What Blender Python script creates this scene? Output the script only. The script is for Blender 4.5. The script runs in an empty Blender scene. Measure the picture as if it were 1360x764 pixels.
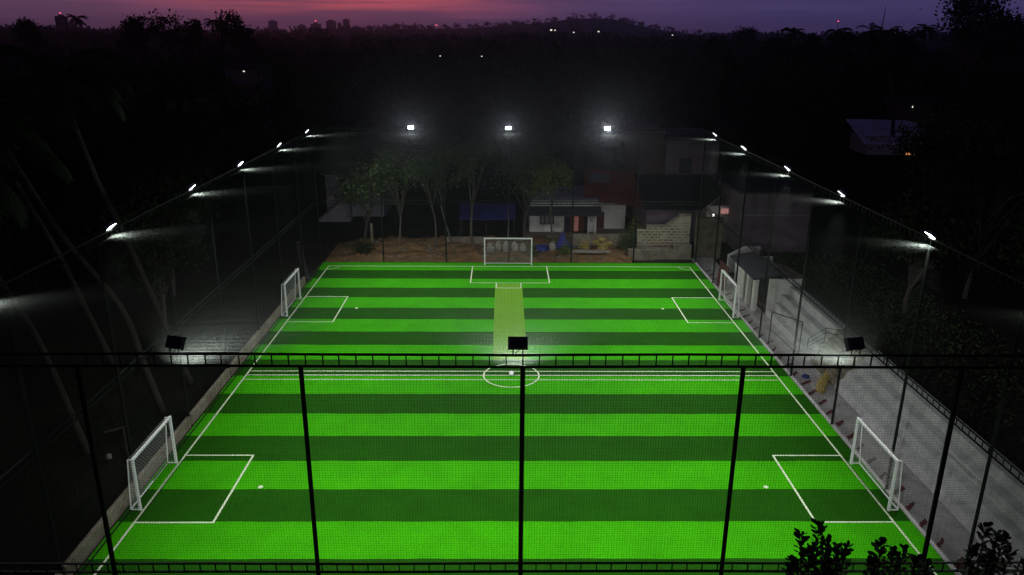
import bpy, math, random
import numpy as np
from mathutils import Matrix, Vector
R = math.radians
SC = bpy.context.scene
COL = SC.collection
rng = np.random.default_rng(7)
random.seed(7)

# ------------------------------------------------------------------ helpers
def mat(name, col, rough=0.8, spec=0.2, noise=None, bump=0.0, bscale=40.0, metal=0.0, emit=None, estr=0.0, vor=None):
    """Principled material; noise=(scale, amount, second colour)"""
    m = bpy.data.materials.new(name); m.use_nodes = True
    nt = m.node_tree; b = nt.nodes['Principled BSDF']
    b.inputs['Roughness'].default_value = rough
    b.inputs['Specular IOR Level'].default_value = spec
    b.inputs['Metallic'].default_value = metal
    b.inputs['Base Color'].default_value = (*col, 1)
    tc = nt.nodes.new('ShaderNodeTexCoord')
    if noise:
        sc, amt, c2 = noise
        n = nt.nodes.new('ShaderNodeTexNoise'); n.inputs['Scale'].default_value = sc
        n.inputs['Detail'].default_value = 6; n.inputs['Roughness'].default_value = .65
        nt.links.new(tc.outputs['Object'], n.inputs['Vector'])
        rp = nt.nodes.new('ShaderNodeValToRGB')
        rp.color_ramp.elements[0].position = .5 - .28 / max(amt, .01) * .5
        rp.color_ramp.elements[1].position = .5 + .28 / max(amt, .01) * .5
        rp.color_ramp.elements[0].color = (*c2, 1); rp.color_ramp.elements[1].color = (*col, 1)
        nt.links.new(n.outputs['Fac'], rp.inputs['Fac'])
        nt.links.new(rp.outputs['Color'], b.inputs['Base Color'])
    if bump:
        n2 = nt.nodes.new('ShaderNodeTexNoise'); n2.inputs['Scale'].default_value = bscale; n2.inputs['Detail'].default_value = 4
        nt.links.new(tc.outputs['Object'], n2.inputs['Vector'])
        bp = nt.nodes.new('ShaderNodeBump'); bp.inputs['Strength'].default_value = bump; bp.inputs['Distance'].default_value = .02
        nt.links.new(n2.outputs['Fac'], bp.inputs['Height']); nt.links.new(bp.outputs['Normal'], b.inputs['Normal'])
    if emit:
        m.cycles.emission_sampling = 'NONE' if estr != 8 else 'FRONT'
        b.inputs['Emission Color'].default_value = (*emit, 1); b.inputs['Emission Strength'].default_value = estr
    return m

class MB:
    def __init__(s): s.v = []; s.f = []
    def add(s, vs, fs):
        o = len(s.v); s.v += [tuple(p) for p in vs]; s.f += [tuple(i + o for i in f) for f in fs]; return s
    def box(s, x0, x1, y0, y1, z0, z1):
        return s.add([(x0,y0,z0),(x1,y0,z0),(x1,y1,z0),(x0,y1,z0),(x0,y0,z1),(x1,y0,z1),(x1,y1,z1),(x0,y1,z1)],
                     [(0,3,2,1),(4,5,6,7),(0,1,5,4),(1,2,6,5),(2,3,7,6),(3,0,4,7)])
    def tube(s, pts, rad, n=8, cap=True):
        pts = [Vector(p) for p in pts]
        rads = rad if isinstance(rad, (list, tuple)) else [rad] * len(pts)
        ring = []; prev = None
        for i, p in enumerate(pts):
            d = (pts[min(i+1, len(pts)-1)] - pts[max(i-1, 0)]).normalized()
            if prev is None:
                a = Vector((0,0,1)) if abs(d.z) < .9 else Vector((1,0,0))
                u = d.cross(a).normalized()
            else:
                u = (prev - d * prev.dot(d)).normalized()
            prev = u; w = d.cross(u)
            ring.append([p + (u * math.cos(2*math.pi*k/n + math.pi/n) + w * math.sin(2*math.pi*k/n + math.pi/n)) * rads[i] for k in range(n)])
        vs = [q for rr in ring for q in rr]; fs = []
        for i in range(len(pts)-1):
            for k in range(n):
                fs.append((i*n+k, i*n+(k+1)%n, (i+1)*n+(k+1)%n, (i+1)*n+k))
        if cap:
            fs.append(tuple(range(n-1, -1, -1))); fs.append(tuple((len(pts)-1)*n+k for k in range(n)))
        return s.add(vs, fs)
    def prism(s, poly, axis, a0, a1):
        """extrude a 2D outline (list of pairs) along axis 'x','y','z'"""
        n = len(poly)
        def P(p, a): return {'x': (a, p[0], p[1]), 'y': (p[0], a, p[1]), 'z': (p[0], p[1], a)}[axis]
        vs = [P(p, a0) for p in poly] + [P(p, a1) for p in poly]
        fs = [tuple(range(n-1, -1, -1)), tuple(range(n, 2*n))] + [(i, (i+1) % n, n+(i+1) % n, n+i) for i in range(n)]
        return s.add(vs, fs)
    def quad(s, a, b, c, d): return s.add([a,b,c,d], [(0,1,2,3)])
    def lump(s, c, r, seed=0, n=8, m=6, jit=.25):
        rr = random.Random(seed); vs = []; fs = []
        for j in range(m+1):
            th = math.pi * j / m
            for i in range(n):
                ph = 2*math.pi*i/n; k = 1 + rr.uniform(-jit, jit)
                vs.append((c[0]+r[0]*k*math.sin(th)*math.cos(ph), c[1]+r[1]*k*math.sin(th)*math.sin(ph), c[2]+r[2]*k*math.cos(th)))
        for j in range(m):
            for i in range(n):
                fs.append((j*n+i, (j+1)*n+i, (j+1)*n+(i+1)%n, j*n+(i+1)%n))
        return s.add(vs, fs)
    def build(s, name, material, parent=None, loc=None, smooth=False, bevel=0, **kw):
        me = bpy.data.meshes.new(name); me.from_pydata(s.v, [], s.f)
        for mm in (material if isinstance(material, list) else [material]): me.materials.append(mm)
        me.update()
        if smooth: me.polygons.foreach_set('use_smooth', [True] * len(me.polygons))
        o = bpy.data.objects.new(name, me); COL.objects.link(o)
        if parent: o.parent = parent
        if loc: o.location = loc
        if bevel:
            b = o.modifiers.new('bevel', 'BEVEL'); b.width = bevel; b.segments = 2; b.limit_method = 'ANGLE'
        return o

def np_mesh(name, verts, quads, material, parent=None, loc=None):
    """fast mesh from numpy arrays: verts (N,3), faces (M,k)"""
    k = quads.shape[1]
    me = bpy.data.meshes.new(name); me.vertices.add(len(verts)); me.vertices.foreach_set('co', verts.astype(np.float32).ravel())
    me.loops.add(quads.size); me.loops.foreach_set('vertex_index', quads.astype(np.int32).ravel())
    me.polygons.add(len(quads)); me.polygons.foreach_set('loop_start', np.arange(0, quads.size, k, dtype=np.int32))
    me.materials.append(material); me.update(calc_edges=True); me.validate()
    o = bpy.data.objects.new(name, me); COL.objects.link(o)
    if parent: o.parent = parent
    if loc: o.location = loc
    return o

def tag(o, label, cat, group=None, kind=None):
    o['label'] = label; o['category'] = cat
    if group: o['group'] = group
    if kind: o['kind'] = kind
    return o
def thing(name, label, cat, loc=(0,0,0), rz=0, group=None):
    o = bpy.data.objects.new(name, None); COL.objects.link(o); o.empty_display_size = .2
    o.location = loc; o.rotation_euler = (0, 0, rz)
    return tag(o, label, cat, group)
def struct(o): o['kind'] = 'structure'; return o
def stuff(o, label=None, cat=None):
    o['kind'] = 'stuff'
    if label: o['label'] = label; o['category'] = cat
    return o

def rand_dirs(n):
    v = rng.normal(size=(n, 3)); return v / np.linalg.norm(v, axis=1)[:, None]
def leaves(centres, size, aspect=.45, droop=.0, dirs=None):
    """kite-shaped leaves at centres -> verts, quads"""
    n = len(centres); d = rand_dirs(n) if dirs is None else dirs
    d = d.copy(); d[:, 2] -= droop; d /= np.linalg.norm(d, axis=1)[:, None]
    s = np.cross(d, rand_dirs(n)); s /= np.linalg.norm(s, axis=1)[:, None]
    L = (size * rng.uniform(.6, 1.35, n))[:, None]
    a = centres; b = centres + d*L*.55 + s*L*aspect*.5; c = centres + d*L; e = centres + d*L*.55 - s*L*aspect*.5
    v = np.stack([a, b, c, e], 1).reshape(-1, 3)
    return v, np.arange(4*n).reshape(-1, 4)

# ------------------------------------------------------------------ materials
M = {}
def turf(name, c1, c2):
    m = mat(name, c1, rough=.7, spec=.035, noise=(.7, .5, c2), bump=.6, bscale=60)
    nt = m.node_tree; b = nt.nodes['Principled BSDF']
    # fine blade grain multiplied over the broad variation
    tc = [n for n in nt.nodes if n.type == 'TEX_COORD'][0]
    n = nt.nodes.new('ShaderNodeTexNoise'); n.inputs['Scale'].default_value = 14; n.inputs['Detail'].default_value = 8; n.inputs['Roughness'].default_value = .8
    nt.links.new(tc.outputs['Object'], n.inputs['Vector'])
    mr = nt.nodes.new('ShaderNodeMapRange'); mr.inputs['From Min'].default_value = .3; mr.inputs['From Max'].default_value = .7
    mr.inputs['To Min'].default_value = .58; mr.inputs['To Max'].default_value = 1.4
    nt.links.new(n.outputs['Fac'], mr.inputs['Value'])
    mx = nt.nodes.new('ShaderNodeMix'); mx.data_type = 'RGBA'; mx.blend_type = 'MULTIPLY'; mx.inputs['Factor'].default_value = 1
    src = b.inputs['Base Color'].links[0].from_socket
    nt.links.new(src, mx.inputs['A']); nt.links.new(mr.outputs['Result'], mx.inputs['B'])
    nt.links.new(mx.outputs['Result'], b.inputs['Base Color'])
    return m
M['turf_a'] = turf('turf_light', (.040, .345, .001), (.028, .235, .001))
M['turf_b'] = turf('turf_dark', (.011, .080, .0015), (.008, .054, .001))
M['mat_strip'] = turf('cricket_strip', (.13, .31, .018), (.105, .25, .016))
M['line'] = mat('turf_line_white', (.66, .72, .54), .95, .05, noise=(18, .5, (.42, .55, .28)))
M['white_metal'] = mat('white_painted_steel', (.78, .79, .76), .45, .4, noise=(9, .4, (.62, .62, .58)))
M['black_metal'] = mat('dark_painted_steel', (.008, .012, .009), .75, .08, noise=(14, .5, (.011, .012, .010)))
M['netting'] = mat('dark_net_cord', (.024, .027, .023), 1, 0)
M['goal_net'] = mat('white_net_cord', (.5, .5, .46), 1, 0)
M['cable'] = mat('wire', (.12, .12, .12), .5, .4)
M['housing'] = mat('lamp_housing', (.022, .023, .045), .5, .4)
M['lens'] = mat('lamp_lens', (.8, .8, .8), .4, .2, emit=(.88, .95, 1.0), estr=14)
M['concrete'] = mat('stand_concrete', (.55, .55, .52), .9, .15, noise=(1.3, .75, (.33, .33, .31)), bump=.4, bscale=25)
M['concrete_old'] = mat('weathered_concrete', (.26, .23, .17), .95, .1, noise=(1.6, .8, (.13, .11, .08)), bump=.5, bscale=18)
M['walk'] = mat('walkway_concrete', (.50, .48, .45), .9, .15, noise=(1.5, .8, (.33, .315, .29)), bump=.4, bscale=20)
M['redpaint'] = mat('worn_red_paint', (.17, .045, .038), .85, .15, noise=(6, .7, (.10, .05, .045)))
M['plaster'] = mat('white_plaster', (.76, .75, .69), .9, .1, noise=(1.3, .8, (.55, .53, .47)), bump=.2, bscale=10)
M['plaster_grey'] = mat('grey_plaster', (.38, .38, .39), .9, .1, noise=(.8, .7, (.26, .26, .27)))
M['plaster_mauve'] = mat('mauve_plaster', (.29, .23, .26), .9, .1, noise=(.8, .7, (.17, .13, .15)))
M['roof_shade_dark'] = mat('dark_roof_and_shade', (.035, .036, .042), .7, .2, noise=(2, .7, (.02, .02, .025)))  # dark sheet roofs, and painted shade in the dugout and porch
M['slab'] = mat('flat_roof_slab', (.07, .075, .085), .85, .1, noise=(1.5, .7, (.045, .045, .05)))
M['wood'] = mat('brown_door_wood', (.12, .035, .02), .6, .3, noise=(4, .5, (.07, .02, .015)))
M['pinkcloth_glow'] = mat('pink_curtain_glow', (.55, .22, .20), .8, .1, emit=(.9, .38, .3), estr=.10)  # faint glow put into the cloth, standing for a lit doorway
M['glass'] = mat('window_glass', (.06, .065, .08), .15, .6)
M['soil'] = mat('red_earth', (.26, .14, .062), .97, .05, noise=(1.4, .6, (.07, .06, .03)), bump=.8, bscale=9)
M['rock'] = mat('rubble_stone', (.24, .2, .15), .95, .05, noise=(4, .6, (.12, .10, .08)))
M['bluetarp'] = mat('blue_tarpaulin', (.05, .06, .30), .6, .25, noise=(3, .6, (.02, .025, .09)))
M['greytarp'] = mat('grey_tarpaulin', (.26, .26, .26), .75, .15, noise=(2, .6, (.15, .15, .15)))
M['sack'] = mat('pale_sack', (.42, .38, .32), .9, .05, noise=(5, .6, (.2, .18, .15)))
M['yellowsack'] = mat('yellow_sack', (.46, .36, .11), .9, .05, noise=(6, .6, (.26, .2, .07)))
M['bark'] = mat('grey_bark', (.13, .115, .09), .95, .05, noise=(5, .7, (.07, .06, .05)), bump=.5, bscale=20)
M['palmbark'] = mat('palm_bark', (.06, .055, .046), .95, .03, noise=(3, .7, (.035, .032, .026)))
M['leaf'] = mat('mid_green_leaf', (.07, .105, .03), .7, .2, noise=(.9, .6, (.035, .06, .018)))
M['leaf_y'] = mat('yellow_green_leaf', (.13, .15, .03), .7, .2, noise=(1.2, .6, (.06, .08, .02)))
M['leaf_d'] = mat('dark_leaf', (.024, .036, .014), .9, .04, noise=(.5, .6, (.014, .022, .009)))
M['forest'] = mat('forest_leaf', (.035, .045, .02), .9, .05, noise=(.05, .6, (.02, .028, .014)))
M['city'] = mat('city_concrete', (.09, .08, .085), .9, .1)
M['red_beacon'] = mat('red_beacon_glow', (.2, .02, .02), .5, .2, emit=(1, .08, .16), estr=5)
M['lit'] = mat('lit_window_white', (.6, .6, .55), .5, .2, emit=(1, .95, .82), estr=1.1)
M['lit_warm'] = mat('lit_window_warm', (.5, .3, .15), .5, .2, emit=(1, .34, .10), estr=1.0)
M['lit_pink'] = mat('lit_window_pink', (.5, .3, .3), .5, .2, emit=(1, .45, .42), estr=.45)
M['bulb'] = mat('bare_bulb_glow', (.8, .8, .8), .5, .2, emit=(1, .95, .88), estr=8)

# brick / block / tile materials
def pattern_mat(name, c1, c2, mort, sx, bw, bh, ms, axis):
    m = mat(name, c1, .93, .08, bump=.3, bscale=20); nt = m.node_tree; b = nt.nodes['Principled BSDF']
    tc = [n for n in nt.nodes if n.type == 'TEX_COORD'][0]
    sp = nt.nodes.new('ShaderNodeSeparateXYZ'); cb = nt.nodes.new('ShaderNodeCombineXYZ')
    nt.links.new(tc.outputs['Object'], sp.inputs[0])
    nt.links.new(sp.outputs[axis[0]], cb.inputs[0]); nt.links.new(sp.outputs[axis[1]], cb.inputs[1])
    br = nt.nodes.new('ShaderNodeTexBrick'); br.inputs['Scale'].default_value = sx
    br.inputs['Brick Width'].default_value = bw; br.inputs['Row Height'].default_value = bh; br.inputs['Mortar Size'].default_value = ms
    br.inputs['Color1'].default_value = (*c1, 1); br.inputs['Color2'].default_value = (*c2, 1); br.inputs['Mortar'].default_value = (*mort, 1)
    nt.links.new(cb.outputs[0], br.inputs['Vector']); nt.links.new(br.outputs['Color'], b.inputs['Base Color'])
    return m
M['block'] = pattern_mat('laterite_block', (.22, .18, .12), (.14, .11, .075), (.4, .36, .27), 1, .42, .22, .035, 'XZ')
bm_ = M['block'].node_tree; bb_ = bm_.nodes['Principled BSDF']; src_ = bb_.inputs['Base Color'].links[0].from_socket
nz_ = bm_.nodes.new('ShaderNodeTexNoise'); nz_.inputs['Scale'].default_value = .9; nz_.inputs['Detail'].default_value = 5
rp_ = bm_.nodes.new('ShaderNodeValToRGB'); rp_.color_ramp.elements[0].position = .46; rp_.color_ramp.elements[1].position = .56
mx_ = bm_.nodes.new('ShaderNodeMix'); mx_.data_type = 'RGBA'; mx_.inputs['B'].default_value = (.34, .31, .23, 1)
tc_ = [n for n in bm_.nodes if n.type == 'TEX_COORD'][0]
bm_.links.new(tc_.outputs['Object'], nz_.inputs['Vector']); bm_.links.new(nz_.outputs['Fac'], rp_.inputs['Fac'])
bm_.links.new(rp_.outputs['Color'], mx_.inputs['Factor']); bm_.links.new(src_, mx_.inputs['A']); bm_.links.new(mx_.outputs['Result'], bb_.inputs['Base Color'])
M['tile'] = pattern_mat('red_roof_tile', (.32, .075, .055), (.22, .05, .04), (.10, .03, .02), 1, .3, .35, .02, 'XY')

# ------------------------------------------------------------------ camera
H = 16.0
F, PITCH, YAW, ROLL = 1025.6, R(18.087), R(.694), R(.376)
cam_d = bpy.data.cameras.new('camera'); cam = bpy.data.objects.new('camera', cam_d); COL.objects.link(cam)
cam_d.sensor_width = 36; cam_d.lens = F / 1360 * 36; cam_d.clip_start = .1; cam_d.clip_end = 20000
fw = Vector((math.sin(YAW)*math.cos(PITCH), math.cos(YAW)*math.cos(PITCH), -math.sin(PITCH)))
rt = Vector((math.cos(YAW), -math.sin(YAW), 0)); dn = fw.cross(rt)
rt2 = rt*math.cos(ROLL) - dn*math.sin(ROLL); dn2 = rt*math.sin(ROLL) + dn*math.cos(ROLL)
mw = Matrix.Identity(4)
for i in range(3):
    mw[i][0] = rt2[i]; mw[i][1] = -dn2[i]; mw[i][2] = -fw[i]
mw.translation = Vector((0, 0, H)); cam.matrix_world = mw
SC.camera = cam

# ------------------------------------------------------------------ sky
W = bpy.data.worlds.new('World'); SC.world = W; W.use_nodes = True
nt = W.node_tree; bg = nt.nodes['Background']
def N(t, **kw):
    n = nt.nodes.new(t)
    for k, v in kw.items(): setattr(n, k, v)
    return n
def L(a, b): nt.links.new(a, b)
tc = N('ShaderNodeTexCoord'); sp = N('ShaderNodeSeparateXYZ'); L(tc.outputs['Generated'], sp.inputs[0])
def mrange(src, a, b, c, d, smooth=True):
    n = N('ShaderNodeMapRange'); n.interpolation_type = 'SMOOTHSTEP' if smooth else 'LINEAR'
    n.inputs['From Min'].default_value = a; n.inputs['From Max'].default_value = b
    n.inputs['To Min'].default_value = c; n.inputs['To Max'].default_value = d
    L(src, n.inputs['Value']); return n.outputs['Result']
def mul(a, b):
    n = N('ShaderNodeMath', operation='MULTIPLY'); L(a, n.inputs[0])
    if isinstance(b, float): n.inputs[1].default_value = b
    else: L(b, n.inputs[1])
    return n.outputs[0]
def mixc(f, a, b, mode='MIX'):
    n = N('ShaderNodeMix', data_type='RGBA', blend_type=mode)
    if isinstance(f, float): n.inputs['Factor'].default_value = f
    else: L(f, n.inputs['Factor'])
    for s, v in (('A', a), ('B', b)):
        if isinstance(v, tuple): n.inputs[s].default_value = (*v, 1)
        else: L(v, n.inputs[s])
    return n.outputs['Result']
base = mixc(mrange(sp.outputs[0], -.35, .45, 0, 1), (.140, .062, .128), (.064, .049, .152))
low = mixc(mrange(sp.outputs[2], -.02, .02, 0, 1), (.092, .044, .100), base)           # darker band on the horizon
high = mixc(mrange(sp.outputs[2], .06, .55, 0, 1), low, (.006, .007, .02))
# streaked sunset cloud band: stretched noise over the direction
mp = N('ShaderNodeMapping'); mp.inputs['Scale'].default_value = (3.0, 3.0, 60.0); L(tc.outputs['Generated'], mp.inputs['Vector'])
nz = N('ShaderNodeTexNoise'); nz.inputs['Scale'].default_value = 2.2; nz.inputs['Detail'].default_value = 6; L(mp.outputs[0], nz.inputs['Vector'])
streak = mrange(nz.outputs['Fac'], .36, .66, .25, 1)
xl = mrange(sp.outputs[0], -.50, -.17, 0, 1); xr = mrange(sp.outputs[0], -.20, .12, 1, 0)
zr = mrange(sp.outputs[2], .006, .045, 0.05, 1); zf = mrange(sp.outputs[2], .06, .16, 1, 0)
glow = mul(mul(mul(xl, xr), mul(zr, zf)), streak)
sky1 = mixc(glow, high, (.60, .10, .12))
nish = N('ShaderNodeTexSky', sky_type='NISHITA'); nish.sun_disc = False; nish.sun_elevation = R(-4); nish.sun_rotation = R(-14)
sky2 = mixc(.02, sky1, nish.outputs['Color'], 'ADD')
cl2 = mrange(nz.outputs['Fac'], .4, .75, .92, 1.12)
sky3 = mixc(1.0, sky2, cl2, 'MULTIPLY')
L(sky3, bg.inputs['Color']); bg.inputs['Strength'].default_value = 1.0

# ------------------------------------------------------------------ terrain
def ground_h(x, y):
    d = np.hypot(x, y - 35)
    s = np.clip((d - 60) / 300, 0, 1)
    h = s * (1.5*np.sin(x/61+1) + 1.4*np.sin(y/83) - 1.0)
    far = np.clip((d - 500) / 900, 0, 1)
    h = h + far * (13 + 5*np.sin(x/310+2)*np.cos(y/400) + 3*np.sin(x/97))
    h = h + 44*np.exp(-(((x-290)/150)**2 + ((y-2500)/350)**2)) + 14*np.exp(-(((x-80)/330)**2 + ((y-2500)/350)**2)) + 12*np.exp(-(((x-540)/160)**2 + ((y-2400)/350)**2))
    h = h + 16*np.exp(-(((x+150)/420)**2 + ((y-2600)/400)**2))
    return h
rr_ = np.concatenate([np.linspace(0, 120, 25), np.geomspace(130, 7000, 46)]); na = 144
ang = np.linspace(0, 2*np.pi, na, endpoint=False)
gx = (rr_[:, None]*np.cos(ang)); gy = 35 + rr_[:, None]*np.sin(ang)
gz = ground_h(gx, gy) - .06
vv = np.stack([gx, gy, gz], -1).reshape(-1, 3); qq = []
for i in range(len(rr_)-1):
    for k in range(na):
        qq.append((i*na+k, (i+1)*na+k, (i+1)*na+(k+1) % na, i*na+(k+1) % na))
M['ground'] = mat('dark_scrub_ground', (.034, .032, .02), .98, .02, noise=(.25, .8, (.015, .019, .010)), bump=.7, bscale=3)
g = struct(np_mesh('terrain', vv, np.array(qq), M['ground']))

# ------------------------------------------------------------------ pitch
XL, XR, YF, YN = -12.65, 13.6, 53.9, 16.05       # touch lines
TX0, TX1, TY0, TY1 = -13.25, 14.22, 14.95, 54.9   # turf sheet
mb = MB(); kinds = []
y = TY1; k = 0
while y > TY0 + .01:
    y2 = max(TY1 - 2.0*(k+1), TY0)
    for i in range(60):                                  # the rolls' joins waver by a few centimetres
        xa = TX0+(TX1-TX0)*i/60; xb = TX0+(TX1-TX0)*(i+1)/60
        w0 = lambda x, kk: 0 if kk == 0 or TY1-2.0*kk < TY0 else .010*math.sin(x*1.3+kk*2.1)+.008*math.sin(x*3.7+kk)
        mb.quad((xa, y2+w0(xa, k+1), 0), (xb, y2+w0(xb, k+1), 0), (xb, y+w0(xb, k), 0), (xa, y+w0(xa, k), 0)); kinds.append(k % 2)
    y = y2; k += 1
pitch = struct(mb.build('artificial_turf', [M['turf_a'], M['turf_b']]))
pitch.data.polygons.foreach_set('material_index', kinds)
mb = MB(); mb.quad((-.53, 36.9, .004), (1.27, 36.9, .004), (1.27, 49.8, .004), (-.53, 49.8, .004))
struct(mb.build('cricket_strip', M['mat_strip']))
Lz = .008; lw = .039
mb = MB()
def line(x0, y0, x1, y1, w=lw):
    a = Vector((x0, y0)); b = Vector((x1, y1)); d = (b-a).normalized(); n = Vector((-d.y, d.x))*w
    a2 = a - d*0; mb.quad((a2.x-n.x, a2.y-n.y, Lz), (b.x-n.x, b.y-n.y, Lz), (b.x+n.x, b.y+n.y, Lz), (a2.x+n.x, a2.y+n.y, Lz))
def arc(cx, cy, r, a0, a1, n=48, w=lw):
    for i in range(n):
        t0 = a0+(a1-a0)*i/n; t1 = a0+(a1-a0)*(i+1)/n
        mb.quad((cx+(r-w)*math.cos(t0), cy+(r-w)*math.sin(t0), Lz), (cx+(r+w)*math.cos(t0), cy+(r+w)*math.sin(t0), Lz),
                (cx+(r+w)*math.cos(t1), cy+(r+w)*math.sin(t1), Lz), (cx+(r-w)*math.cos(t1), cy+(r-w)*math.sin(t1), Lz))
g_ = lw
line(XL, YN-g_, XL, YF+g_); line(XR, YN-g_, XR, YF+g_)
line(XL+g_, YF, XR-g_, YF); line(XL+g_, YN, XR-g_, YN)
for yy in (35.45, 34.98, 34.46): line(XL+g_, yy, XR-g_, yy, .035)
Lz = .012; arc(.42, 34.97, 1.37, 0, 2*math.pi); Lz = .008
for (xs, xe, y0, y1) in ((XL, -9.95, 22.84, 27.31), (XL, -9.95, 42.4, 47.0), (XR, 10.87, 22.84, 27.31), (XR, 10.87, 42.4, 46.95)):
    s = 1 if xe > xs else -1
    line(xs+s*g_, y0, xe+s*g_, y0); line(xs+s*g_, y1, xe+s*g_, y1); line(xe, y0+g_, xe, y1-g_)
line(-2.26, 49.97, 3.2, 49.97); line(-2.22, 50.015, -2.22, YF-g_); line(3.16, 50.015, 3.16, YF-g_)
Lz = .012
line(-.48, 48.85, 1.22, 48.85, .035); line(-.46, 48.885, -.46, 49.92, .03); line(1.2, 48.885, 1.2, 49.92, .03)
Lz = .008
arc(XL+g_, YF-g_, .75, -math.pi/2, 0, 14, .03); arc(XR-g_, YF-g_, .75, math.pi, 1.5*math.pi, 14, .03)
for (sx, sy) in ((-8.98, 25.04), (9.85, 25.04), (-9.0, 44.8), (9.86, 44.85)):
    mb.add([(sx+.095*math.cos(t), sy+.095*math.sin(t), Lz) for t in np.linspace(0, 2*math.pi, 16, endpoint=False)], [tuple(range(16))])
struct(mb.build('pitch_marking', M['line']))

# football on the centre spot
b = bpy.data.meshes.new('football')
import bmesh
bm = bmesh.new(); bmesh.ops.create_icosphere(bm, subdivisions=3, radius=.115); bm.to_mesh(b); bm.free()
def ball_mat():
    m = mat('football_panels', (.8, .8, .78), .5, .4); nt_ = m.node_tree
    v = nt_.nodes.new('ShaderNodeTexVoronoi'); v.inputs['Scale'].default_value = 12
    r_ = nt_.nodes.new('ShaderNodeValToRGB'); r_.color_ramp.elements[0].position = .0; r_.color_ramp.elements[0].color = (.06,.06,.06,1)
    r_.color_ramp.elements[1].position = .22; r_.color_ramp.elements[1].color = (.8,.8,.78,1); r_.color_ramp.interpolation = 'CONSTANT'
    t_ = nt_.nodes.new('ShaderNodeTexCoord'); nt_.links.new(t_.outputs['Object'], v.inputs['Vector'])
    nt_.links.new(v.outputs['Distance'], r_.inputs['Fac']); nt_.links.new(r_.outputs['Color'], nt_.nodes['Principled BSDF'].inputs['Base Color'])
    return m
b.materials.append(ball_mat()); b.polygons.foreach_set('use_smooth', [True]*len(b.polygons))
ball = bpy.data.objects.new('football', b); COL.objects.link(ball); ball.location = (.42, 34.97, .127)
tag(ball, 'white football resting on the centre spot inside the circle', 'ball')

# ------------------------------------------------------------------ goals
def net_threads(o, u, v, wu, wv, cell, r, skew=False):
    """list of thread segments on a parallelogram patch: origin o, unit u,v, sizes wu,wv"""
    o, u, v = Vector(o), Vector(u), Vector(v); out = []
    n = max(1, round(wu/cell)); m = max(1, round(wv/cell))
    jt = lambda d: d*(random.uniform(-.14, .14)*cell if skew else 0)
    for i in range(n+1): out.append((o+u*(wu*i/n)+jt(u), o+u*(wu*i/n)+v*wv+jt(u)))
    for j in range(m+1): out.append((o+v*(wv*j/m)+jt(v), o+v*(wv*j/m)+u*wu+jt(v)))
    return out
def threads_mesh(name, segs, r, material, parent=None, maxlen=2.5):
    vs = []; 
    for a, b_ in segs:
        a = np.array(a); b_ = np.array(b_); Ln = np.linalg.norm(b_-a)
        if Ln < 1e-4: continue
        k = max(1, int(math.ceil(Ln/maxlen))); d = (b_-a)/Ln
        h = np.array((0, 0, 1.)) if abs(d[2]) < .8 else np.array((0, 1., 0))
        e1 = np.cross(d, h); e1 /= np.linalg.norm(e1); e2 = np.cross(d, e1)
        tri = [r*(e1*math.cos(t)+e2*math.sin(t)) for t in (0.3, 2.394, 4.489)]
        for i in range(k):
            p = a+(b_-a)*i/k; q = a+(b_-a)*(i+1)/k
            vs.append([p+t for t in tri]+[q+t for t in tri])
    vs = np.array(vs); n = len(vs)
    base_q = np.array([(0,1,4,3),(1,2,5,4),(2,0,3,5)])
    q = (np.arange(n)[:, None, None]*6+base_q[None]).reshape(-1, 4)
    return np_mesh(name, vs.reshape(-1, 3), q, material, parent)

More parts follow.
